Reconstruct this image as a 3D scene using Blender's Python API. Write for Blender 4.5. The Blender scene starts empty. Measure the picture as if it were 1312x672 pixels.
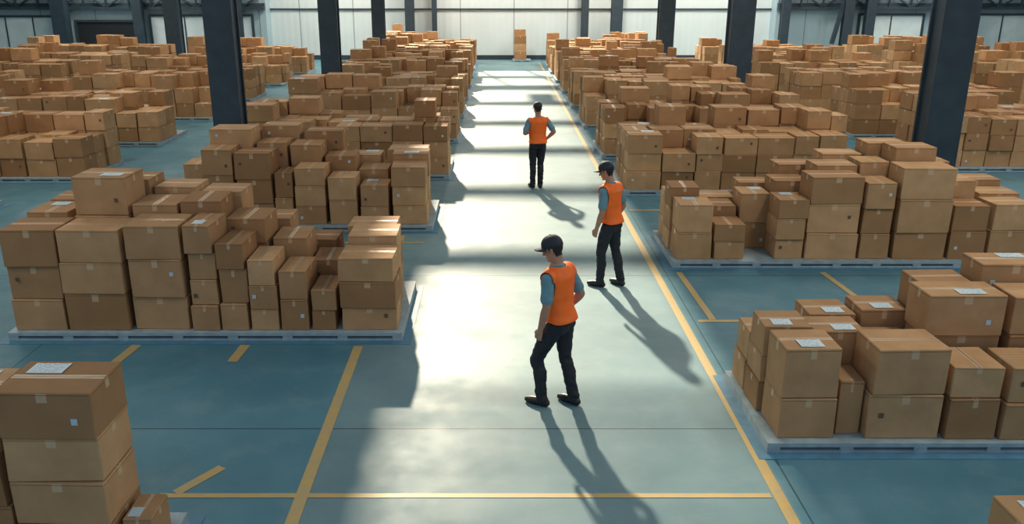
import bpy, bmesh, math, random
import numpy as np
from mathutils import Vector, Matrix, noise
from mathutils.bvhtree import BVHTree
R = math.radians
scene = bpy.context.scene

# ------------------------------------------------------------------ node helpers
class NT:
    def __init__(s, name):
        s.m = bpy.data.materials.new(name); s.m.use_nodes = True
        s.t = s.m.node_tree; s.t.nodes.clear()
        s.out = s.t.nodes.new('ShaderNodeOutputMaterial')
        s.b = s.t.nodes.new('ShaderNodeBsdfPrincipled')
        s.t.links.new(s.b.outputs[0], s.out.inputs[0])
    def n(s, typ, **kw):
        x = s.t.nodes.new(typ)
        for k, v in kw.items(): setattr(x, k, v)
        return x
    def put(s, sock, v):
        if isinstance(v, bpy.types.NodeSocket): s.t.links.new(v, sock)
        elif isinstance(v, (tuple, list)):
            sock.default_value = tuple(v) + ((1,) if len(v) == 3 and len(sock.default_value) == 4 else ())
        else: sock.default_value = v
    def M(s, op, a, b=0.0, c=None, clamp=False):
        x = s.n('ShaderNodeMath', operation=op, use_clamp=clamp)
        s.put(x.inputs[0], a); s.put(x.inputs[1], b)
        if c is not None: s.put(x.inputs[2], c)
        return x.outputs[0]
    def mix(s, f, a, b):
        x = s.n('ShaderNodeMix', data_type='RGBA')
        s.put(x.inputs[0], f); s.put(x.inputs[6], a); s.put(x.inputs[7], b)
        return x.outputs[2]
    def noise(s, scale, detail=3, vec=None, out=0, rough=.5):
        x = s.n('ShaderNodeTexNoise'); x.inputs['Scale'].default_value = scale
        x.inputs['Detail'].default_value = detail; x.inputs['Roughness'].default_value = rough
        if vec is not None: s.t.links.new(vec, x.inputs['Vector'])
        return x.outputs[out]
    def ramp(s, v, lo, hi, a=0., b=1.):
        x = s.n('ShaderNodeMapRange'); s.put(x.inputs[0], v)
        x.inputs[1].default_value = lo; x.inputs[2].default_value = hi
        x.inputs[3].default_value = a; x.inputs[4].default_value = b
        return x.outputs[0]
    def obj(s):
        return s.n('ShaderNodeTexCoord').outputs['Object']
    def sep(s, v):
        x = s.n('ShaderNodeSeparateXYZ'); s.t.links.new(v, x.inputs[0]); return x.outputs
    def bump(s, h, strength=.3, dist=.01):
        x = s.n('ShaderNodeBump'); x.inputs['Strength'].default_value = strength
        x.inputs['Distance'].default_value = dist
        s.t.links.new(h, x.inputs['Height']); s.t.links.new(x.outputs[0], s.b.inputs['Normal'])
    def set(s, **kw):
        for k, v in kw.items(): s.put(s.b.inputs[k.replace('_', ' ')], v)
        return s.m

def simple(name, col, rough=.6, metal=0., var=.15, scale=8., bumpd=0., bscale=60., spec=.5):
    t = NT(name); o = t.obj()
    nz = t.noise(scale, 4, o)
    c = t.mix(t.ramp(nz, .3, .7), tuple(x*(1-var) for x in col), tuple(min(1, x*(1+var)) for x in col))
    t.set(Base_Color=c, Roughness=rough, Metallic=metal)
    t.b.inputs['Specular IOR Level'].default_value = spec
    if bumpd: t.bump(t.noise(bscale, 3, o), .6, bumpd)
    return t.m

def cardboard(name, kind):
    t = NT(name); o = t.obj()
    at = t.n('ShaderNodeAttribute', attribute_name='tint')
    base = t.mix(at.outputs['Fac'], (.335, .178, .082), (.60, .365, .19))
    stain = t.ramp(t.noise(3.5, 4, o), .35, .75)
    base = t.mix(t.M('MULTIPLY', stain, .34), base, (.23, .118, .052))
    if kind != 'edge':
        uv = t.sep(t.n('ShaderNodeTexCoord').outputs['UV'])
        if kind == 'top':
            d = t.M('ABSOLUTE', t.M('SUBTRACT', uv[1], .5))
            tape = t.M('LESS_THAN', d, .06); seam = t.M('LESS_THAN', d, .010)
        else:
            d = t.M('ABSOLUTE', t.M('SUBTRACT', uv[0], .5))
            tape = t.M('MULTIPLY', t.M('LESS_THAN', d, .055), t.M('GREATER_THAN', uv[1], .80))
            seam = t.M('MULTIPLY', t.M('LESS_THAN', t.M('ABSOLUTE', t.M('SUBTRACT', uv[1], .965)), .008), .8)
        base = t.mix(t.M('MULTIPLY', tape, .65), base, (.64, .48, .32))
        base = t.mix(t.M('MULTIPLY', seam, .8), base, (.10, .05, .025))
        t.set(Roughness=t.M('SUBTRACT', .82, t.M('MULTIPLY', tape, .45)))
    else:
        t.set(Roughness=.85)
    t.set(Base_Color=base)
    t.b.inputs['Specular IOR Level'].default_value = .25
    t.bump(t.noise(7, 5, o), .5, .016)
    return t.m

def label_mat():
    t = NT('shipping_label')
    uv = t.sep(t.n('ShaderNodeTexCoord').outputs['UV'])
    rows = t.M('GREATER_THAN', t.M('FRACT', t.M('MULTIPLY', uv[1], 7.)), .6)
    cx = t.n('ShaderNodeCombineXYZ'); t.put(cx.inputs[0], t.M('MULTIPLY', uv[0], 14.)); t.put(cx.inputs[1], t.M('FLOOR', t.M('MULTIPLY', uv[1], 7.)))
    nz = t.M('GREATER_THAN', t.noise(1.3, 2, cx.outputs[0]), .47)
    inb = t.M('LESS_THAN', t.M('ABSOLUTE', t.M('SUBTRACT', uv[0], .5)), .42)
    m = t.M('MULTIPLY', t.M('MULTIPLY', rows, nz), inb)
    return t.set(Base_Color=t.mix(t.M('MULTIPLY', m, .6), (.56, .70, .78), (.10, .2, .3)), Roughness=.45)

CT, CS, CE = cardboard('cardboard_top', 'top'), cardboard('cardboard_side', 'side'), cardboard('cardboard_edge', 'edge')
LAB = label_mat()
PRN = simple('print_mark', (.13, .08, .05), .8)
PAL = simple('pallet_grey_paint', (.33, .43, .48), .55, var=.15, bumpd=.003)
PALD = simple('pallet_gap_dark', (.10, .14, .17), .8)
MAT = simple('pallet_mat_blue', (.08, .22, .34), .5)
BOXMATS = [CT, CS, CE, LAB, PRN, PAL, PALD, MAT]

# ------------------------------------------------------------------ mesh builder
SG = [(x, y, z) for x in (-1, 1) for y in (-1, 1) for z in (-1, 1)]
def _template():
    def P(i, a):
        s = SG[i]; return Vector([s[k]*(1 if k == a else .8) for k in range(3)])
    faces = []
    def addf(ix, kind):
        pts = [P(*q) for q in ix]; c = sum(pts, Vector())/len(pts)
        n = c.normalized(); e = (pts[0]-c).normalized(); f = n.cross(e)
        order = sorted(range(len(ix)), key=lambda k: math.atan2((pts[k]-c).dot(f), (pts[k]-c).dot(e)))
        faces.append(([ix[k] for k in order], kind))
    for a in range(3):
        for sgn in (-1, 1):
            addf([(i, a) for i in range(8) if SG[i][a] == sgn], ('T' if a == 2 else 'S', a))
    for a in range(3):
        for b in range(a+1, 3):
            for sa in (-1, 1):
                for sb in (-1, 1):
                    cs = [i for i in range(8) if SG[i][a] == sa and SG[i][b] == sb]
                    addf([(i, a) for i in cs]+[(i, b) for i in cs], ('E', 0))
    for i in range(8): addf([(i, 0), (i, 1), (i, 2)], ('E', 0))
    return faces
TPL = _template()

class MB:
    def __init__(s): s.v=[]; s.f=[]; s.m=[]; s.t=[]; s.uv=[]
    def cbox(s, c, d, rot, ch, tint, jit, rnd, mats=(0, 1, 2)):
        base = len(s.v); ca, sa = math.cos(rot), math.sin(rot)
        h = [x/2 for x in d]
        J = [(rnd.uniform(-jit, jit), rnd.uniform(-jit, jit), rnd.uniform(-jit*.6, jit*.2) if SG[i][2] > 0 else 0) for i in range(8)]
        for i in range(8):
            for a in range(3):
                p = [SG[i][k]*(h[k]-(0 if k == a else ch))+J[i][k] for k in range(3)]
                s.v.append((c[0]+p[0]*ca-p[1]*sa, c[1]+p[0]*sa+p[1]*ca, c[2]+p[2]))
        for ix, (k, a) in TPL:
            s.f.append([base+i*3+b for i, b in ix])
            s.m.append(mats[0] if k == 'T' else mats[1] if k == 'S' else mats[2]); s.t.append(tint)
            if k == 'T':
                if d[0] > d[1]: s.uv += [((SG[i][0]+1)/2, (SG[i][1]+1)/2) for i, b in ix]
                else: s.uv += [((SG[i][1]+1)/2, (SG[i][0]+1)/2) for i, b in ix]
            elif k == 'S':
                o = 1-a; s.uv += [((SG[i][o]+1)/2, (SG[i][2]+1)/2) for i, b in ix]
            else: s.uv += [(.2, .3)]*len(ix)
    def quad(s, pts, mat, tint=.5):
        b = len(s.v); s.v += [tuple(p) for p in pts]; s.f.append([b, b+1, b+2, b+3]); s.m.append(mat); s.t.append(tint)
        s.uv += [(0, 0), (1, 0), (1, 1), (0, 1)]
    def box(s, x0, x1, y0, y1, z0, z1, mat=0):
        b = len(s.v)
        s.v += [(x, y, z) for z in (z0, z1) for y in (y0, y1) for x in (x0, x1)]
        for q in ((0,2,3,1),(4,5,7,6),(0,1,5,4),(2,6,7,3),(0,4,6,2),(1,3,7,5)):
            s.f.append([b+i for i in q]); s.m.append(mat); s.t.append(.5); s.uv += [(0,0),(1,0),(1,1),(0,1)]
    def bar(s, xa, za, xb, zb, y0, y1, w, mat=0):
        d = Vector((xb-xa, zb-za)).normalized(); n = Vector((-d.y, d.x))*w/2; b0 = len(s.v)
        for (px, pz) in ((xa, za), (xb, zb)):
            for sg in (-1, 1):
                for yy in (y0, y1): s.v.append((px+sg*n.x, yy, pz+sg*n.y))
        for q in ((0,1,3,2),(4,6,7,5),(0,2,6,4),(1,5,7,3),(0,4,5,1),(2,3,7,6)):
            s.f.append([b0+i for i in q]); s.m.append(mat); s.t.append(.5); s.uv += [(0,0)]*4
    def obj(s, name, mats, origin=None):
        me = bpy.data.meshes.new(name)
        o = Vector(origin) if origin else Vector((0, 0, 0))
        me.from_pydata([(x-o.x, y-o.y, z-o.z) for x, y, z in s.v], [], s.f)
        for m in mats: me.materials.append(m)
        me.polygons.foreach_set('material_index', s.m)
        uv = me.uv_layers.new(name='UVMap'); uv.data.foreach_set('uv', np.array(s.uv, dtype=np.float32).ravel())
        a = me.attributes.new('tint', 'FLOAT', 'FACE'); a.data.foreach_set('value', s.t)
        me.update(); ob = bpy.data.objects.new(name, me); ob.location = o
        scene.collection.objects.link(ob); return ob

def boxobj(name, x0, x1, y0, y1, z0, z1, mat):
    m = MB(); m.box(x0, x1, y0, y1, z0, z1); return m.obj(name, [mat])

# ------------------------------------------------------------------ pallets of cardboard boxes
PH = .11
def pallet(mb, x0, x1, y0, y1, rnd):
    mb.box(x0-.10, x1+.10, y0-.10, y1+.10, 0.001, .006, 7)
    mb.box(x0+.03, x1-.03, y0+.03, y1-.03, .006, PH-.035, 6)
    mb.box(x0, x1, y0, y1, PH-.04, PH, 5)
    n = max(2, int((x1-x0)/.6))
    for i in range(n+1):
        cx = x0+.06+(x1-x0-.12)*i/n
        mb.box(cx-.06, cx+.06, y0+.005, y1-.005, .006, PH-.04, 5)
    for k in range(3):
        cy = y0+.06+(y1-y0-.12)*k/2
        mb.box(x0+.005, x1-.005, cy-.05, cy+.05, .006, .03, 5)

def stack(mb, x0, x1, y0, y1, h, n, rnd, lab=.15, fine=True, z=PH, jit=.012, var=1.):
    hs = [rnd.uniform(1-.15*var, 1+.18*var) for _ in range(n)]; k = h/sum(hs); hs = [a*k for a in hs]
    for i, hh in enumerate(hs):
        w, d = (x1-x0), (y1-y0)
        sh = rnd.uniform(-.02, .02); ys = rnd.uniform(-.025, .02)
        ww, dd = w-rnd.uniform(.006, .03), d-rnd.uniform(.006, .05)
        rot = R(rnd.uniform(-1.6, 1.6)); cx, cy = (x0+x1)/2+sh*.5, (y0+y1)/2+ys
        tint = rnd.random()
        mb.cbox((cx, cy, z+hh/2), (ww, dd, hh-.004), rot, .007, tint, .006 if fine else .004, rnd)
        top = (i == n-1)
        ca, sa = math.cos(rot), math.sin(rot)
        T = lambda px, py, pz: (cx+px*ca-py*sa, cy+px*sa+py*ca, pz)
        if top and rnd.random() < lab:
            lw, ll = min(ww*.42, .26), min(dd*.36, .17)
            ox, oy = rnd.uniform(-.2, .22)*ww, rnd.choice((-1, 1))*dd*.24
            zz = z+hh+.0025
            mb.quad([T(ox-lw/2, oy-ll/2, zz), T(ox+lw/2, oy-ll/2, zz), T(ox+lw/2, oy+ll/2, zz), T(ox-lw/2, oy+ll/2, zz)], 3)
        if fine and rnd.random() < .33:
            lw = .045; ox = rnd.choice((-.32, .3))*ww; oz = z+hh*rnd.uniform(.3, .7)
            yy = -dd/2-.009
            mb.quad([T(ox-lw/2, yy, oz-.025), T(ox+lw/2, yy, oz-.025), T(ox+lw/2, yy, oz+.025), T(ox-lw/2, yy, oz+.025)], rnd.choice((3, 4, 4)))
        z += hh

def block(rows, x0, x1, y0, y1, seed, lab=.15):
    rnd = random.Random(seed); mb = MB(); pallet(mb, x0, x1, y0, y1, rnd)
    for ya, yb, st in rows:
        for xa, xb, h, n in st: stack(mb, xa, xb, ya, yb, h, n, rnd, lab)
    return mb.obj('pallet_of_cardboard_boxes', BOXMATS, (x0, y0, 0))

def rblock(x0, x1, y0, y1, seed, hfun, lab=.06, fine=False, wmin=.46, wmax=.8):
    rnd = random.Random(seed); mb = MB(); pallet(mb, x0, x1, y0, y1, rnd)
    nr = max(2, round((y1-y0-.1)/.62)); dy = (y1-y0-.1)/nr; bh = rnd.uniform(.36, .43)
    for r in range(nr):
        x = x0+.04+rnd.uniform(0, .05); last = 0
        while x < x1-.3:
            w = min(rnd.uniform(wmin, wmax), x1-.02-x)
            if w < .28: break
            h = max(.3, hfun((x+w/2-x0)/(x1-x0), r/(nr-1))*rnd.uniform(.78, 1.2))
            n = max(1, round(h/bh)); h = n*bh*rnd.uniform(.95, 1.05)
            stack(mb, x, x+w, y0+.05+r*dy, y0+.05+(r+1)*dy, h, n, rnd, lab, fine, var=.35)
            x += w+rnd.uniform(0, .012)
    return mb.obj('pallet_of_cardboard_boxes', BOXMATS, (x0, y0, 0))

block([
 (9.68, 10.3, [(-5.84,-5.2,1.27,3),(-5.18,-4.43,1.27,3),(-4.38,-3.72,1.32,3),(-3.68,-3.34,1.32,4),(-3.32,-2.98,1.10,3),(-2.96,-2.62,.90,3),(-2.6,-2.26,.76,2),(-2.22,-1.92,.52,2),(-1.88,-1.2,.92,3)]),
 (10.32, 10.9, [(-5.84,-5.3,1.32,3),(-5.24,-4.55,1.76,4),(-4.5,-3.95,1.42,4),(-3.92,-3.4,1.46,4),(-3.36,-2.85,1.24,4),(-2.82,-2.36,.98,3),(-2.34,-1.92,.70,2),(-1.86,-1.24,1.02,3)]),
 (10.92, 11.45, [(-5.84,-5.1,1.34,3),(-5.05,-4.5,1.60,4),(-4.46,-3.9,1.50,4),(-3.86,-3.3,1.44,4),(-3.26,-2.7,1.08,3),(-2.66,-2.1,.78,2),(-1.95,-1.3,.98,3)]),
], -5.9, -1.13, 9.6, 11.5, 11)
block([
 (14.5, 15.08, [(-5.05,-4.52,1.32,3),(-4.48,-3.86,1.26,3),(-3.82,-3.5,.92,2),(-3.48,-2.95,1.0,3),(-2.9,-2.4,.84,2),(-2.35,-1.85,.70,2),(-1.8,-1.2,1.02,3)]),
 (15.1, 15.7, [(-5.6,-5.1,.95,2),(-5.05,-4.3,1.58,4),(-4.25,-3.7,1.34,3),(-3.66,-3.1,1.3,3),(-3.05,-2.5,1.1,3),(-2.45,-1.9,.86,2),(-1.85,-1.2,1.14,3)]),
 (15.72, 16.25, [(-5.6,-5.1,.9,2),(-5.05,-4.4,1.4,4),(-4.3,-3.6,1.55,4),(-3.5,-2.8,1.45,4),(-2.7,-2.1,1.0,3),(-2.0,-1.25,1.1,3)]),
], -5.7, -1.1, 14.42, 16.3, 12)
block([
 (5.3, 5.84, [(-3.46,-2.76,1.36,4),(-4.2,-3.5,1.3,3)]),
 (5.35, 5.7, [(-2.73,-2.5,.30,1)]),
 (4.7, 5.28, [(-4.5,-3.95,.9,2)]),
], -4.6, -2.46, 4.6, 5.9, 13, lab=1.)
block([
 (7.05, 7.55, [(2.60,3.13,.90,2),(3.42,4.1,.90,2),(4.14,4.62,.72,2),(4.66,5.3,.72,2),(5.34,5.9,1.2,3)]),
 (7.15, 7.55, [(3.16,3.40,.55,1)]),
 (7.58, 8.02, [(2.55,3.0,.92,3),(3.04,3.55,.86,2),(3.58,4.05,.74,2),(4.1,4.85,1.22,3),(4.9,5.6,1.2,3)]),
 (8.04, 8.48, [(2.56,3.1,.66,2),(3.14,3.62,.86,2),(3.66,4.16,.9,2),(4.2,4.75,1.2,3),(4.8,5.5,1.38,3)]),
], 2.5, 6.0, 6.98, 8.54, 14, lab=.75)
block([(4.3, 4.95, [(3.28,3.9,.8,2),(3.92,4.5,.8,2)])], 3.2, 4.6, 4.2, 5.05, 15, lab=.9)
block([
 (12.5, 13.05, [(2.76,3.3,.86,2),(3.32,3.8,.55,2),(4.25,4.7,.94,3),(4.72,5.5,1.28,3),(5.54,6.0,1.2,3),(6.05,6.85,1.42,3),(6.9,7.45,.84,2),(7.5,8.1,.86,2)]),
 (13.07, 13.6, [(2.74,3.2,1.0,3),(3.25,3.8,.7,2),(3.84,4.3,.9,2),(4.34,4.9,1.1,3),(4.95,5.6,1.35,3),(5.64,6.1,1.4,3),(6.14,6.8,1.62,4),(6.84,7.5,1.1,3),(7.55,8.2,.9,2)]),
 (13.62, 14.1, [(2.76,3.2,.8,2),(3.25,3.9,.72,2),(3.95,4.5,.95,3),(4.55,5.2,1.25,3),(5.25,5.9,1.42,3),(5.95,6.6,1.6,4),(6.65,7.3,1.3,3),(7.35,8.2,1.0,2)]),
], 2.69, 8.3, 12.4, 14.15, 16)

LY = [18.6, 23.2, 27.8, 32.2, 36.2, 40.0, 43.4, 46.4]
for i, y in enumerate(LY):
    rblock(-5.6, -1.02, y, y+2.0+(.3 if i > 1 else 0), 100+i, lambda u, v: .75+.62*(1-u)+.25*v+(.25 if u > .85 else 0), fine=i < 2)
RY = [17.1, 21.0, 25.6, 30.0, 34.2, 38.0, 41.8, 45.0]
for i, y in enumerate(RY):
    rblock(2.62, 7.4 if i else 7.3, y, y+2.0+(.3 if i > 1 else 0), 200+i, lambda u, v: .85+.5*u+.2*v+(.2 if u < .12 else 0), fine=i < 2)
for i, y in enumerate([18.3, 22.7, 27.1, 31.8, 36.6, 41.4]):
    rblock(-13.3, -8.9, y, y+2.0, 300+i, lambda u, v: 1.3-.55*u+.2*v, fine=i < 2)
    if i: rblock(-22.0, -15.6, y, y+2.0, 320+i, lambda u, v: 1.2+.15*v, wmin=.5, wmax=.9)
rblock(-15.6, -9.6, 14.0, 16.3, 340, lambda u, v: 1.3-.4*u, fine=True)
for i, y in enumerate([19.4, 23.9, 28.3, 32.9, 37.5, 42.1]):
    rblock(9.9, 14.9, y, y+2.0, 400+i, lambda u, v: 1.1+.2*v, fine=i < 1)
    if i: rblock(17.2, 24.0, y, y+2.0, 420+i, lambda u, v: 1.2+.15*v, wmin=.5, wmax=.9)
rblock(.95, 1.95, 48.4, 49.4, 500, lambda u, v: 1.5)
# ------------------------------------------------------------------ room
def floor_mat():
    t = NT('painted_concrete_floor'); o = t.obj(); s = t.sep(o)
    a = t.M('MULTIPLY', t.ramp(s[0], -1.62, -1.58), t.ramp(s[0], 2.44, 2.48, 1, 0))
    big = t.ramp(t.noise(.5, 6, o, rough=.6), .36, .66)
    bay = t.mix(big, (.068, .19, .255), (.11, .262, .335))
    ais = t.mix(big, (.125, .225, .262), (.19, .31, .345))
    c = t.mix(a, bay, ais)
    wear = t.ramp(t.noise(2.2, 8, o, rough=.7), .5, .75)
    c = t.mix(t.M('MULTIPLY', wear, .32), c, (.27, .355, .375))
    jy = t.M('ABSOLUTE', t.M('SUBTRACT', t.M('FRACT', t.M('DIVIDE', t.M('SUBTRACT', s[1], 7.45-2.3), 4.6)), .5))
    j = t.M('LESS_THAN', jy, .0022)
    jx = t.M('LESS_THAN', t.M('ABSOLUTE', t.M('SUBTRACT', t.M('FRACT', t.M('DIVIDE', t.M('SUBTRACT', s[0], -1.45), 8.0)), .5)), .001)
    j = t.M('MAXIMUM', j, jx)
    c = t.mix(t.M('MULTIPLY', j, .8), c, (.03, .06, .08))
    r = t.ramp(t.noise(1.6, 6, o, rough=.65), .3, .7, .42, .60)
    t.set(Base_Color=c, Roughness=r); t.bump(t.noise(30, 4, o), .12, .004)
    t.b.inputs['Specular IOR Level'].default_value = .24
    return t.m
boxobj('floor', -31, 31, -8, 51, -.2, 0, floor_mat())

YEL = NT('yellow_floor_paint'); _o = YEL.obj()
_w = YEL.ramp(YEL.noise(9, 6, _o, rough=.7), .42, .72)
YEL.set(Base_Color=YEL.mix(YEL.M('MULTIPLY', _w, .7), (.56, .38, .13), (.30, .34, .29)), Roughness=.5)
mk = MB(); lz = [.0028]
def line(ax, ay, bx, by, w=.12):
    lz[0] += .0002
    d = Vector((bx-ax, by-ay)).normalized(); n = Vector((-d.y, d.x))*w/2; z = lz[0]
    mk.quad([(ax+n.x, ay+n.y, z), (ax-n.x, ay-n.y, z), (bx-n.x, by-n.y, z), (bx+n.x, by+n.y, z)], 0)
line(2.40, 2, 2.40, 48, .10); line(-1.64, 2, -1.64, 9.45, .11); line(-1.6, 12.0, -1.6, 14.2, .1)
line(-2.85, 6.3, 2.33, 6.3, .065); line(-2.72, 6.34, -2.45, 6.75, .1)
line(-4.35, 9.0, -4.3, 9.48); line(-3.02, 9.0, -3.0, 9.48)
line(2.75, 12.2, 2.8, 10.3, .09); line(2.6, 10.25, 3.25, 10.25, .08); line(4.9, 12.2, 5.0, 10.95, .09)
line(-5.0, 13.75, -1.2, 13.75, .07); line(2.55, 15.9, 4.5, 15.9, .07); line(-5.8, 6.3, -3.6, 6.3, .07)
mk.obj('floor_marking_lines', [YEL.m])

def wall_mat(name, c1, seam=3.0):
    t = NT(name); o = t.obj(); s = t.sep(o)
    x = t.M('ADD', s[0], s[1])
    rib = t.M('SINE', t.M('MULTIPLY', x, 18.))
    sm = t.M('LESS_THAN', t.M('FRACT', t.M('DIVIDE', x, seam)), .02)
    c = t.mix(t.ramp(t.noise(.5, 4, o), .3, .7), tuple(v*.9 for v in c1), c1)
    c = t.mix(t.M('MULTIPLY', sm, .6), c, (.08, .12, .15))
    t.set(Base_Color=c, Roughness=.5); t.bump(rib, .15, .02); return t.m
WALL = wall_mat('metal_wall_panels', (.68, .78, .81))
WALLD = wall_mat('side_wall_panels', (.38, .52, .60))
DARK = simple('dark_blue_steel', (.026, .048, .070), .5, var=.25, scale=3, bumpd=.002)
PANEL = simple('light_door_panel', (.64, .76, .82), .4, var=.08, scale=1.5)
BLACK = simple('dark_opening_shade', (.012, .016, .022), .6)  # near-black colour standing in for the shade inside an opening
CEIL = simple('ceiling_metal', (.5, .55, .58), .6)

m = MB(); m.box(-12.6, 15.4, 50, 50.3, 0, 3.75); m.box(-12.6, -9, 50, 50.3, 3.75, 8); m.box(9.5, 15.4, 50, 50.3, 3.75, 8)
m.obj('wall_back', [WALL])
m = MB()
m.box(-9, 9.5, 50, 50.3, 7.4, 8.0)
x = -8.9
while x <= 9.6: m.box(x-.07, x+.07, 50.02, 50.28, 3.75, 7.4); x += 2.28
m.box(-9, 9.5, 50.05, 50.25, 5.6, 5.7)
m.obj('unseen_window_1', [DARK])  # unseen clerestory frame, put in so sun reaches the far aisle
boxobj('trim_1', -12.6, 15.4, 49.9, 50, 2.72, 2.80, DARK)
boxobj('trim_2', -12.6, 15.4, 49.93, 50, 0, .25, DARK)
boxobj('wall_left', -31.3, -31, -8, 50.3, 0, 8, WALLD)
boxobj('wall_right', 31, 31.3, -8, 50.3, 0, 8, WALLD)
AY = 49.0
boxobj('wall_annex_left', -31, -12.6, AY, 50.3, 0, 8.0, WALLD)
boxobj('wall_annex_right', 15.4, 31, AY, 50.3, 0, 8.0, WALLD)
def door(name, x0, x1, h, mat, n):
    m = MB(); y = AY-.002
    m.box(x0-.12, x0, y-.15, y, 0, h+.12, 1); m.box(x1, x1+.12, y-.15, y, 0, h+.12, 1)
    m.box(x0, x1, y-.15, y, h, h+.12, 1); m.box(x0, x1, y-.08, y, 0, h, 0)
    for i in range(1, n): xx = x0+(x1-x0)*i/n; m.box(xx-.03, xx+.03, y-.12, y-.08, 0, h, 1)
    return m.obj(name, [mat, DARK])
door('door_1', -28.4, -23.9, 2.35, PANEL, 3)
door('dark_opening', -23.0, -19.6, 2.1, BLACK, 1)  # open doorway, its dark inside painted on a flat sheet
door('door_3', 20.0, 23.4, 2.45, PANEL, 2)
door('door_4', 26.1, 29.5, 2.45, PANEL, 2)
door('door_5', -18.9, -13.4, 2.4, PANEL, 3)
def girder(x0, x1):
    m = MB(); y0, y1 = AY-.4, AY-.2
    m.box(x0, x1, y0, y1, 2.78, 2.92); m.box(x0, x1, y0, y1, 3.6, 3.8)
    n = max(1, round((x1-x0)/1.2)); d = (x1-x0)/n
    for k in range(n):
        a, b = ((2.9, 3.62) if k % 2 == 0 else (3.62, 2.9))
        m.bar(x0+k*d, a, x0+(k+1)*d, b, y0+.04, y1-.04, .08)
        m.box(x0+k*d-.04 if k else x0, x0+k*d+.04, y0+.04, y1-.04, 2.9, 3.62)
    m.box(x0, x1, AY-.2, AY, 2.78, 3.1)
    return m.obj('lattice_girder', [DARK])
girder(-31, -12.6); girder(15.4, 31)

def column(x, y, w=.6, h=7.8, brace=0):
    m = MB(); t = .05; d = w*.8
    m.box(x-w/2, x+w/2, y-d/2, y-d/2+t, 0, h); m.box(x-w/2, x+w/2, y+d/2-t, y+d/2, 0, h)
    m.box(x-.03, x+.03, y-d/2+t, y+d/2-t, 0, h)
    m.box(x-w*.42, x-w*.42+.03, y-d/2+t, y+d/2-t, 0, h); m.box(x+w*.42-.03, x+w*.42, y-d/2+t, y+d/2-t, 0, h)
    m.box(x-w*.65, x+w*.65, y-d*.7, y+d*.7, 0, .04)
    for sx in (-1, 1):
        for sy in (-1, 1): m.box(x+sx*w*.57-.03, x+sx*w*.57+.03, y+sy*d*.6-.03, y+sy*d*.6+.03, .04, .08)
    m.box(x-w*.7, x+w*.7, y-d*.7, y+d*.7, h, 8.0)
    if brace: m.bar(x-brace, 1.0, x, 4.6, y-.1, y+.1, .2)
    return m.obj('steel_column', [DARK], (x, y, 0))
for x, y, w in [(-5.33,17.3,.56),(-5.0,26.75,.56),(-5.15,39.2,.55),(-4.75,49.4,.5),(-3.4,49.6,.28),
                (7.95,15.45,.62),(7.95,28.9,.76),(7.85,41.1,.72),(6.7,49.4,.6),(4.95,49.5,.4),
                (-23.5,48.2,.75),(-19.3,48.2,.5),(-16.6,45.9,.75),(-13.9,48.2,.4),(20.2,48.2,.5),(25.6,48.2,.6),(30.1,48.2,.6),(15.7,48.4,.45)]:
    column(x, y, w)
column(18.9, 47.9, .5, brace=.7)

m = MB()
SX0, SX1 = -3.95, -.35  # unseen roof slot and cross bars, shaped to lay sun bands along the aisle
m.box(-31, SX0, 2, 50.3, 8, 8.2); m.box(SX1, 31, 2, 50.3, 8, 8.2)
for k in range(0, 9):
    yc = 13.0+14.3+4.6*k
    m.box(SX0, SX1, yc-.38, yc+.38, 8, 8.2)
y = 2.4
while y < 22.5: m.box(SX0, SX1, y-.10, y+.10, 8.0, 8.1); y += .8  # close bars added out of view to weaken sun on the near floor
m.obj('ceiling', [CEIL])

# ------------------------------------------------------------------ lights
fill_housing_mat = simple('fill_lamp_housing', (.7, .7, .7), .5)
def fill_lamp(x, y, e=215):  # unseen ceiling fixture, added as soft fill over the bays
    m = MB(); m.box(x-.5, x+.5, y-1.5, y+1.5, 7.7, 7.84)
    for sx in (-.4, .4):
        for sy in (-1.3, 1.3): m.box(x+sx-.02, x+sx+.02, y+sy-.02, y+sy+.02, 7.84, 7.998)
    ob = m.obj('added_fill_lamp', [fill_housing_mat], (x, y, 8))
    L = bpy.data.lights.new('fill_light', 'AREA'); L.shape = 'RECTANGLE'; L.size = .9; L.size_y = 2.8
    L.energy = e; L.color = (1, .90, .75)
    lo = bpy.data.objects.new('fill_light', L); lo.parent = ob; lo.location = (0, 0, -.31)
    scene.collection.objects.link(lo)
for x in (-19, -9.5, 6.5, 14.5, 22):
    for y in (7, 16, 25, 34, 42): fill_lamp(x, y)
for x in (-20, -8.5, -1, 6, 12.5, 22): fill_lamp(x, 46.3, 560)  # extra fill row, added to brighten the back wall
S = bpy.data.lights.new('sun', 'SUN'); S.energy = 9.8; S.angle = R(1.7); S.color = (1, .85, .63)
so = bpy.data.objects.new('sun', S); scene.collection.objects.link(so)
so.rotation_euler = Vector((.2, -1, -.56)).to_track_quat('-Z', 'Y').to_euler(); so.location = (-4, 30, 20)
w = bpy.data.worlds.new('sky'); scene.world = w; w.use_nodes = True
bg = w.node_tree.nodes['Background']; bg.inputs[0].default_value = (.66, .83, 1, 1); bg.inputs[1].default_value = .56

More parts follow.
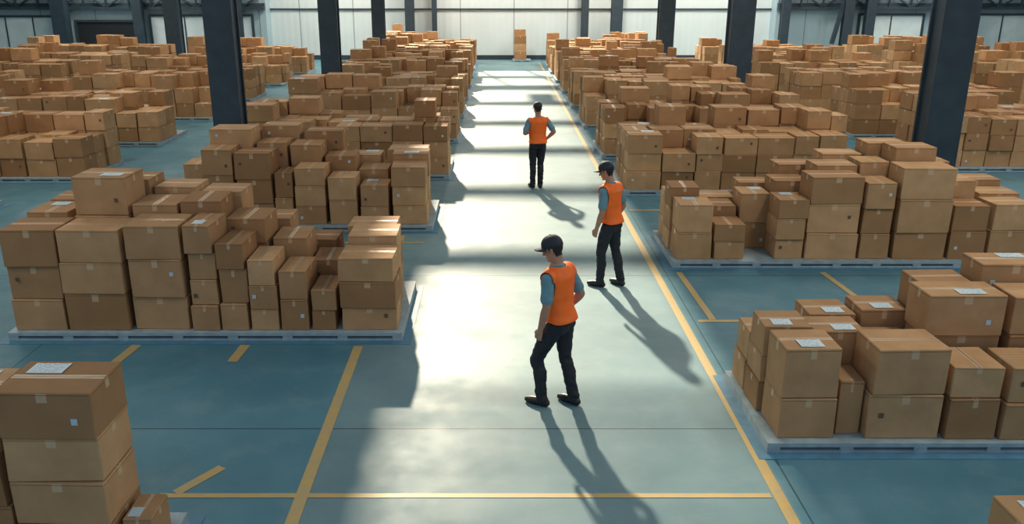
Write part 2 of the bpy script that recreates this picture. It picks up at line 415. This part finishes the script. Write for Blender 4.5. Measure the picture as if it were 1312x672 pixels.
# ------------------------------------------------------------------ people
SKIN = simple('skin', (.42, .225, .15), .5, var=.08, scale=20)
TROU = simple('dark_navy_trousers', (.012, .015, .024), .75, var=.3, scale=12, bumpd=.012, bscale=14)
SHIRT = simple('teal_shirt', (.13, .27, .34), .75, var=.12, scale=10, bumpd=.008, bscale=16)
VEST = simple('orange_safety_vest', (1.0, .16, .012), .6, var=.06, scale=6, bumpd=.012, bscale=11)
SHOE = simple('black_shoe_leather', (.012, .012, .014), .4)
HAIR = simple('dark_hair', (.015, .011, .009), .7, bumpd=.003, bscale=150)
CAP = simple('navy_cap_fabric', (.018, .026, .042), .7, var=.2, bumpd=.002, bscale=200)
LIPS = simple('lips', (.30, .12, .09), .5)
EYE = simple('eye_white', (.7, .68, .64), .3); IRIS = simple('iris_dark', (.03, .02, .015), .2)
BM = [TROU, SHIRT, SKIN, SHOE, HAIR, LIPS]

class Prim:
    def __init__(s): s.v=[]; s.f=[]; s.l=[]
    def rings(s, rings, lab):
        b = len(s.v); n = len(rings[0])
        for r in rings: s.v += r
        for i in range(len(rings)-1):
            for j in range(n):
                k = (j+1) % n
                s.f.append((b+i*n+j, b+i*n+k, b+(i+1)*n+k, b+(i+1)*n+j))
                s.l.append(lab if not callable(lab) else lab((rings[i][0]+rings[i+1][0])/2, i))
        s.f.append(tuple(b+j for j in range(n))[::-1]); s.l.append(lab if not callable(lab) else lab(rings[0][0], 0))
        s.f.append(tuple(b+(len(rings)-1)*n+j for j in range(n))); s.l.append(lab if not callable(lab) else lab(rings[-1][0], len(rings)-1))
    def tube(s, pts, rad, lab, n=16, sub=5, ell=None):
        pts = [Vector(p) for p in pts]
        P = [pts[0]*2-pts[1]]+pts+[pts[-1]*2-pts[-2]]; Rr = [rad[0]]+list(rad)+[rad[-1]]
        C = []; Q = []
        for i in range(1, len(P)-2):
            for k in range(sub):
                t = k/sub
                def cr(a, b, c, d): return .5*((2*b)+(c-a)*t+(2*a-5*b+4*c-d)*t*t+(3*b-a-3*c+d)*t**3)
                lin = P[i].lerp(P[i+1], t)
                C.append(cr(P[i-1], P[i], P[i+1], P[i+2])*.4+lin*.6); Q.append(cr(Rr[i-1], Rr[i], Rr[i+1], Rr[i+2]))
        C.append(pts[-1]); Q.append(rad[-1])
        rings = []
        d0 = (C[1]-C[0]).normalized(); d1 = (C[-1]-C[-2]).normalized()
        seq = [(C[0]-d0*Q[0]*math.cos(a), Q[0]*math.sin(a), d0) for a in (.25, .7, 1.15)]
        for i in range(len(C)):
            d = (C[min(i+1, len(C)-1)]-C[max(i-1, 0)]).normalized(); seq.append((C[i], Q[i], d))
        seq += [(C[-1]+d1*Q[-1]*math.cos(a), Q[-1]*math.sin(a), d1) for a in (1.15, .7, .25)]
        up = Vector((1, 0, 0)) if abs(d0.x) < .8 else Vector((0, 1, 0))
        for c, r, d in seq:
            a = (up-d*up.dot(d)).normalized(); b = d.cross(a)
            ex, ey = ell or (1, 1)
            rings.append([c+a*math.cos(2*math.pi*j/n)*r*ex+b*math.sin(2*math.pi*j/n)*r*ey for j in range(n)])
        s.rings(rings, lab)
    def ell(s, c, r, lab, M=None, n=16, m=12):
        M = M or Matrix.Identity(3); c = Vector(c)
        rings = []
        for i in range(m):
            ph = math.pi*(i+.5)/m
            rings.append([c+M @ Vector((r[0]*math.sin(ph)*math.cos(2*math.pi*j/n), r[1]*math.sin(ph)*math.sin(2*math.pi*j/n), -r[2]*math.cos(ph))) for j in range(n)])
        s.rings(rings, lab)

def remesh(prim, vox, smooth=3):
    me = bpy.data.meshes.new('tmp'); me.from_pydata([tuple(v) for v in prim.v], [], prim.f)
    ob = bpy.data.objects.new('tmp', me); scene.collection.objects.link(ob)
    r = ob.modifiers.new('r', 'REMESH'); r.mode = 'VOXEL'; r.voxel_size = vox
    sm = ob.modifiers.new('s', 'SMOOTH'); sm.factor = .5; sm.iterations = smooth
    dg = bpy.context.evaluated_depsgraph_get()
    res = bpy.data.meshes.new_from_object(ob.evaluated_get(dg), depsgraph=dg)
    bpy.data.objects.remove(ob)
    return res

def child(name, me, par, mats, smooth=True):
    me.materials.clear()
    for m in mats: me.materials.append(m)
    if smooth: me.polygons.foreach_set('use_smooth', [True]*len(me.polygons))
    ob = bpy.data.objects.new(name, me); scene.collection.objects.link(ob); ob.parent = par
    return ob

def make_hand(par, name, wrist, d, n, s, curl=1.0):
    d = Vector(d).normalized(); n = Vector(n); n = (n-d*n.dot(d)).normalized(); s_ = d.cross(n); s_ = s_ if s_.dot(Vector(s)) > 0 else -s_
    W = Vector(wrist); P = lambda a, b, c: W+d*a+s_*b+n*c
    p = Prim()
    p.tube([P(-.05, 0, 0), P(.0, 0, 0), P(.03, .0, 0)], [.027, .026, .028], 0, ell=(1, 1))
    for b0, b1, L, w in ((.014, .031, .070, .0088), (.005, .0105, .079, .0092), (-.006, -.0105, .073, .0088), (-.016, -.030, .057, .0078)):
        base = P(.088-(abs(b1) > .02)*.005, b1, 0)
        p.tube([P(0.0, b0, 0), P(.05, (b0+b1)/2*1.05, -.002), base], [.016, .0155, .0115], 0, n=10)
        pts = [base]; ang = 0; cur = Vector(base)
        for seg, a in ((.45, 22*curl), (.31, 32*curl), (.24, 24*curl)):
            ang += R(a); dirv = d*math.cos(ang)+n*math.sin(ang)+s_*(b1*.9)
            cur = cur+dirv.normalized()*L*seg; pts.append(cur)
        p.tube(pts, [w*1.05, w, w*.92, w*.75], 0, n=10, sub=3)
    p.ell(P(.03, .02, .008), (.018, .018, .022), 0)
    p.tube([P(.015, .018, .005), P(.045, .044, .014), P(.072, .054, .024), P(.093, .052, .034)], [.015, .0125, .0105, .0085], 0, n=10)
    me = remesh(p, .0027, 2)
    return child(name, me, par, [SKIN])

def person(loc, heading, po):
    par = bpy.data.objects.new('warehouse_worker', None); scene.collection.objects.link(par)
    par.location = (loc[0], loc[1], 0); par.rotation_euler = (0, 0, R(heading-90)); par.empty_display_size = .3
    lean = po.get('lean', .0); side = po.get('side', 0.)
    B = lambda x, y, z: Vector((x+side*max(0, z-.95), y+lean*max(0, z-.95), z))
    p = Prim()
    prof = [(.83,.10,.075,0),(.87,.145,.10,-.005),(.92,.165,.120,-.015),(.97,.162,.116,-.012),(1.0,.156,.108,-.004),(1.06,.150,.102,.005),(1.12,.154,.105,.01),(1.2,.164,.112,.01),(1.28,.176,.12,.008),
            (1.35,.186,.124,.0),(1.4,.187,.118,-.008),(1.44,.172,.1,-.012),(1.475,.125,.08,-.012),(1.50,.078,.066,-.01),(1.53,.058,.06,-.002),(1.60,.054,.057,.01)]
    rings = []
    for z, rx, ry, oy in prof:
        rings.append([B(rx*math.copysign(abs(math.cos(a))**.85, math.cos(a)), oy+ry*math.copysign(abs(math.sin(a))**.9, math.sin(a)), z) for a in [2*math.pi*j/28 for j in range(28)]])
    p.rings(rings, lambda c, i: 0 if c.z < 1.0 else (1 if c.z < 1.5 else 2))
    for sx in (-1, 1):
        p.ell((sx*.065, -.050, .90), (.088, .082, .085), 0)
        p.ell(B(sx*.08, -.045, 1.36), (.085, .06, .09), 1)
    p.tube([B(math.cos(a)*.068, math.sin(a)*.066-.004, 1.505-.012*math.sin(a)) for a in [2*math.pi*j/14 for j in range(15)]], [.013]*15, 1, n=8, sub=1)
    for k, sx in (('L', -1), ('R', 1)):
        kn, an, toe = [Vector(q) for q in po['leg'+k]]
        hip = Vector((sx*.088, -.005, .90))
        mid = hip.lerp(kn, .5)+Vector((sx*.006, .012, 0)); calf = kn.lerp(an, .35)+Vector((0, -.014, 0))
        p.tube([hip, mid, kn, calf, kn.lerp(an, .75), an+Vector((0, -.004, -.02))], [.098, .087, .067, .068, .060, .058], 0, n=18)
        f = Vector((toe.x-an.x, toe.y-an.y, 0)).normalized()
        A = Vector((an.x, an.y, 0)); zz = an.z-.09
        p.tube([A-f*.045+Vector((0, 0, .042+zz)), A+f*.05+Vector((0, 0, .044+zz)), A+f*.125+Vector((0, 0, .036)), A+f*.175+Vector((0, 0, .032))], [.040, .045, .044, .032], 3, n=14)
        p.tube([A+Vector((0, 0, .04+zz)), an+Vector((0, 0, .01))], [.042, .04], 3, n=12)
    for k, sx in (('L', -1), ('R', 1)):
        sh = B(sx*.188, -.01, 1.415); el, wr = [B(*q) for q in po['arm'+k][:2]]
        p.ell(sh, (.062, .066, .062), 1)
        p.tube([B(sx*.13, -.01, 1.42), sh, sh.lerp(el, .45), sh.lerp(el, .72)], [.055, .062, .063, .066], 1, n=16)
        p.tube([sh.lerp(el, .3), sh.lerp(el, .75), el, el.lerp(wr, .28), wr], [.046, .046, .043, .045, .028], 2, n=16)
    HC = B(0, .014, 1.662)+Vector(po.get('head', (0, 0, 0)))
    HM = Matrix.Rotation(R(po.get('yaw', 0)), 3, 'Z') @ Matrix.Rotation(R(-po.get('pitch', 0)), 3, 'X')
    HM = HM @ Matrix.Scale(1.05, 3)
    H = lambda x, y, z: HC+HM @ Vector((x, y, z))
    p.tube([B(0, -.012, 1.5), B(0, -.005, 1.54), H(0, -.02, -.06)], [.058, .054, .055], 2, n=16)
    p.ell(H(0, -.008, .025), (.076, .096, .095), 2, HM, 24, 18)
    p.ell(H(0, .022, -.04), (.060, .070, .078), 2, HM, 20, 16)
    p.ell(H(0, .07, -.095), (.026, .022, .020), 2, HM)
    p.ell(H(0, .082, .028), (.046, .014, .012), 2, HM)
    p.tube([H(0, .086, .01), H(0, .100, -.014), H(0, .108, -.032)], [.008, .011, .014], 2, n=10)
    for sx in (-1, 1):
        p.ell(H(sx*.078, -.008, -.008), (.009, .019, .030), 2, HM, 12, 10)
        p.ell(H(sx*.036, .062, -.03), (.022, .02, .022), 2, HM, 12, 10)
    p.ell(H(0, .088, -.064), (.022, .010, .009), 5, HM, 12, 8)
    me = remesh(p, .0072, 3)
    bvh = BVHTree.FromPolygons([tuple(v) for v in p.v], p.f)
    HMi = HM.inverted(); lab = []
    for poly in me.polygons:
        c = poly.center; q = bvh.find_nearest(c); l = p.l[q[2]]
        h = HMi @ (Vector(c)-HC)
        if l == 2 and c.z > 1.5 and h.length < .16:
            if (h.y < -.022 and h.z > -.07 and abs(h.x) < .084) or h.z > .045 or (h.z > -.02 and abs(h.x) > .06 and h.y < .02 and h.y > -.03 and abs(h.x) < .078): l = 4
        lab.append(l)
    e2f = {}
    for i, poly in enumerate(me.polygons):
        for ek in poly.edge_keys: e2f.setdefault(ek, []).append(i)
    nb = [[] for _ in lab]
    for fs in e2f.values():
        if len(fs) == 2: nb[fs[0]].append(fs[1]); nb[fs[1]].append(fs[0])
    for _ in range(5):
        new = lab[:]
        for i, ns in enumerate(nb):
            cnt = {}
            for j in ns: cnt[lab[j]] = cnt.get(lab[j], 0)+1
            k = max(cnt, key=cnt.get) if cnt else lab[i]
            if cnt and cnt[k] >= 3: new[i] = k
        lab = new
    vl = {}
    for i, poly in enumerate(me.polygons):
        for v in poly.vertices: vl[v] = lab[i]
    cos = [v.co.copy() for v in me.vertices]; nrm = [v.normal.copy() for v in me.vertices]
    for i, v in enumerate(me.vertices):
        l = vl.get(i, 0)
        if l in (0, 1):
            c = cos[i]; a = .007 if l == 0 else .005
            w_ = noise.noise(Vector((c.x*9, c.y*9, c.z*17+c.x*8)))+.5*noise.noise(c*30)
            k = 1+1.2*math.exp(-((c.z-.47)/.08)**2)+1.4*math.exp(-((c.z-.12)/.07)**2)
            v.co = c+nrm[i]*w_*a*k
        if v.co.z < .0: v.co.z = 0.
    vf = []
    for i, poly in enumerate(me.polygons):
        c = poly.center; z = c.z; x = c.x-side*max(0, z-.95); y = c.y-lean*max(0, z-.95)
        if z < .955 or z > 1.53: continue
        r = math.hypot(x, y)
        if lab[i] not in (0, 1): continue
        ax = abs(x)
        arm = False
        for k in ('L', 'R'):
            sx = -1 if k == 'L' else 1
            sh = B(sx*.188, -.01, 1.415); el = B(*po['arm'+k][0]); t = max(0, min(1, (Vector(c)-sh).dot(el-sh)/(el-sh).length_squared))
            dd = (Vector(c)-sh.lerp(el, t)).length
            if z < 1.385 and ax > .172 and dd < .078: arm = True
            if z >= 1.385 and ax > .205: arm = True
        if arm or ax > .215: continue
        if z > 1.505 or (z > 1.48 and r < .08): continue
        if y > .02 and z > 1.30 and ax < (z-1.30)*.42: continue
        vf.append(i)
    idx = {}
    V2 = []; F2 = []
    for i in vf:
        ff = []
        for v in me.polygons[i].vertices:
            if v not in idx:
                idx[v] = len(V2); c = cos[v]; z = c.z
                off = .015+.018*max(0, min(1, (1.28-z)/.28))
                fold = noise.noise(Vector((c.x*10, c.y*10, c.z*5)))*.010+noise.noise(Vector((c.x*6, c.y*6, c.z*16)))*.008
                V2.append(c+nrm[v]*(off+fold))
            ff.append(idx[v])
        F2.append(ff)
    vm = bpy.data.meshes.new('vest'); vm.from_pydata(V2, [], F2)
    bm = bmesh.new(); bm.from_mesh(vm)
    for _ in range(8):
        nc = {}
        for v in bm.verts:
            if v.is_boundary:
                es = [e.other_vert(v) for e in v.link_edges if e.is_boundary]
                if len(es) == 2: nc[v] = v.co*.4+(es[0].co+es[1].co)*.3
        for v, c in nc.items(): v.co = c
    inner = [v for v in bm.verts if not v.is_boundary]
    for _ in range(4):
        bmesh.ops.smooth_vert(bm, verts=inner, factor=.45, use_axis_x=True, use_axis_y=True, use_axis_z=True)
    bm.to_mesh(vm); bm.free()
    vo = child('vest', vm, par, [VEST]); so_ = vo.modifiers.new('thick', 'SOLIDIFY'); so_.thickness = .007; so_.offset = 0
    child('body', me, par, BM)
    me.polygons.foreach_set('material_index', lab)
    c = Prim()
    CM = HM @ Matrix.Rotation(R(5), 3, 'X')
    Cp = lambda x, y, z: HC+HM @ Vector((0, -.008, .038))+CM @ Vector((x, y, z))
    rings = []
    for i in range(14):
        a = math.pi/2*i/13.4; rr = math.cos(a)**.85; n = 32
        bz = -.012 if i == 0 else .098*math.sin(a)
        rings.append([Cp(.088*rr*math.cos(2*math.pi*j/n), (.106+.004*math.sin(2*math.pi*j/n))*rr*math.sin(2*math.pi*j/n), bz) for j in range(n)])
    c.rings(rings, 0)
    c.ell(Cp(0, 0, .100), (.008, .008, .005), 0)
    nu, nv = 14, 6
    b = len(c.v)
    for t_ in (0, 1):
        for iv in range(nv+1):
            for iu in range(nu+1):
                u = iu/nu*2-1; v = iv/nv; a = u*R(62)
                rin = Vector((math.sin(a)*.084, math.cos(a)*.1, 0)); ext = .085*math.cos(u*math.pi/2)**.55 if abs(u) < 1 else 0
                q = rin+Vector((math.sin(a)*.15, 1, 0))*ext*v
                c.v.append(Cp(q.x, q.y, -.004-.024*(u*u)*(.3+.7*v)-.008*v-(0 if t_ else .005)))
    st = (nu+1)*(nv+1)
    for iv in range(nv):
        for iu in range(nu):
            a0 = b+iv*(nu+1)+iu
            c.f.append((a0, a0+1, a0+nu+2, a0+nu+1)); c.f.append((a0+st, a0+st+nu+1, a0+st+nu+2, a0+st+1)); c.l += [0, 0]
    for iu in range(nu):
        a0 = b+nv*(nu+1)+iu; c.f.append((a0, a0+1, a0+1+st, a0+st)); c.l.append(0)
    cm = bpy.data.meshes.new('cap'); cm.from_pydata([tuple(v) for v in c.v], [], c.f)
    child('cap', cm, par, [CAP])
    e = Prim()
    for sx in (-1, 1):
        e.ell(H(sx*.030, .076, .004), (.013, .013, .010), 0, HM, 12, 8); e.ell(H(sx*.030, .0865, .003), (.0055, .004, .0055), 1, HM, 10, 6)
        e.tube([H(sx*.016, .094, .024), H(sx*.034, .09, .028), H(sx*.048, .078, .023)], [.003, .0038, .002], 2, n=8)
    em = bpy.data.meshes.new('eyes'); em.from_pydata([tuple(v) for v in e.v], [], e.f)
    child('eyes', em, par, [EYE, IRIS, HAIR]); em.polygons.foreach_set('material_index', e.l)
    for k, nm in (('L', 'hand_left'), ('R', 'hand_right')):
        q = po['arm'+k]; el, wr = B(*q[0]), B(*q[1]); d = q[2] if len(q) > 2 and q[2] else (wr-el)
        nn = q[3] if len(q) > 3 else ((1, 0, 0) if k == 'L' else (-1, 0, 0)); ss = q[4] if len(q) > 4 else (0, 1, 0)
        make_hand(par, nm, wr, d, nn, ss)
    return par

person((.64, 7.95), 144, dict(lean=.09, pitch=20, yaw=16, head=(0, .02, 0),
    legL=((-.10,.20,.50), (-.11,.12,.09), (-.13,.4,0)), legR=((.10,-.01,.49), (.11,-.12,.09), (.14,.2,0)),
    armL=((-.255,-.02,1.15), (-.25,.07,.90)), armR=((.26,-.10,1.16), (.215,.07,.97))))
person((1.62, 11.6), 143, dict(lean=.09, pitch=18, yaw=12, head=(0, .03, 0),
    legL=((-.10,.09,.49), (-.11,.08,.09), (-.14,.4,0)), legR=((.10,-.03,.49), (.12,-.12,.09), (.2,.2,0)),
    armL=((-.25,-.01,1.14), (-.25,.09,.89)), armR=((.25,-.06,1.15), (.22,.08,.93))))
person((.88, 17.85), 104, dict(lean=.02, pitch=14, yaw=10,
    legL=((-.09,.03,.49), (-.10,.0,.09), (-.16,.4,0)), legR=((.07,.02,.49), (.06,-.03,.09), (.1,.3,0)),
    armL=((-.29,-.03,1.17), (-.13,.20,1.15), (.9, .35, -.05), (0, -.9, -.4), (0, 0, 1)), armR=((.33,-.08,1.19), (.215,.07,1.02), (-.25, .6, -.7), (-1, 0, 0), (0, 1, 0))))

# ------------------------------------------------------------------ camera
cam = bpy.data.cameras.new('camera'); co = bpy.data.objects.new('camera', cam); scene.collection.objects.link(co)
co.location = (0, 0, 4.13); co.rotation_euler = (R(72), 0, 0)
cam.sensor_width = 36; cam.lens = 30.18; cam.shift_x = .016
scene.camera = co
scene.view_settings.view_transform = 'Standard'
scene.view_settings.look = 'None'
scene.view_settings.exposure = -0.05
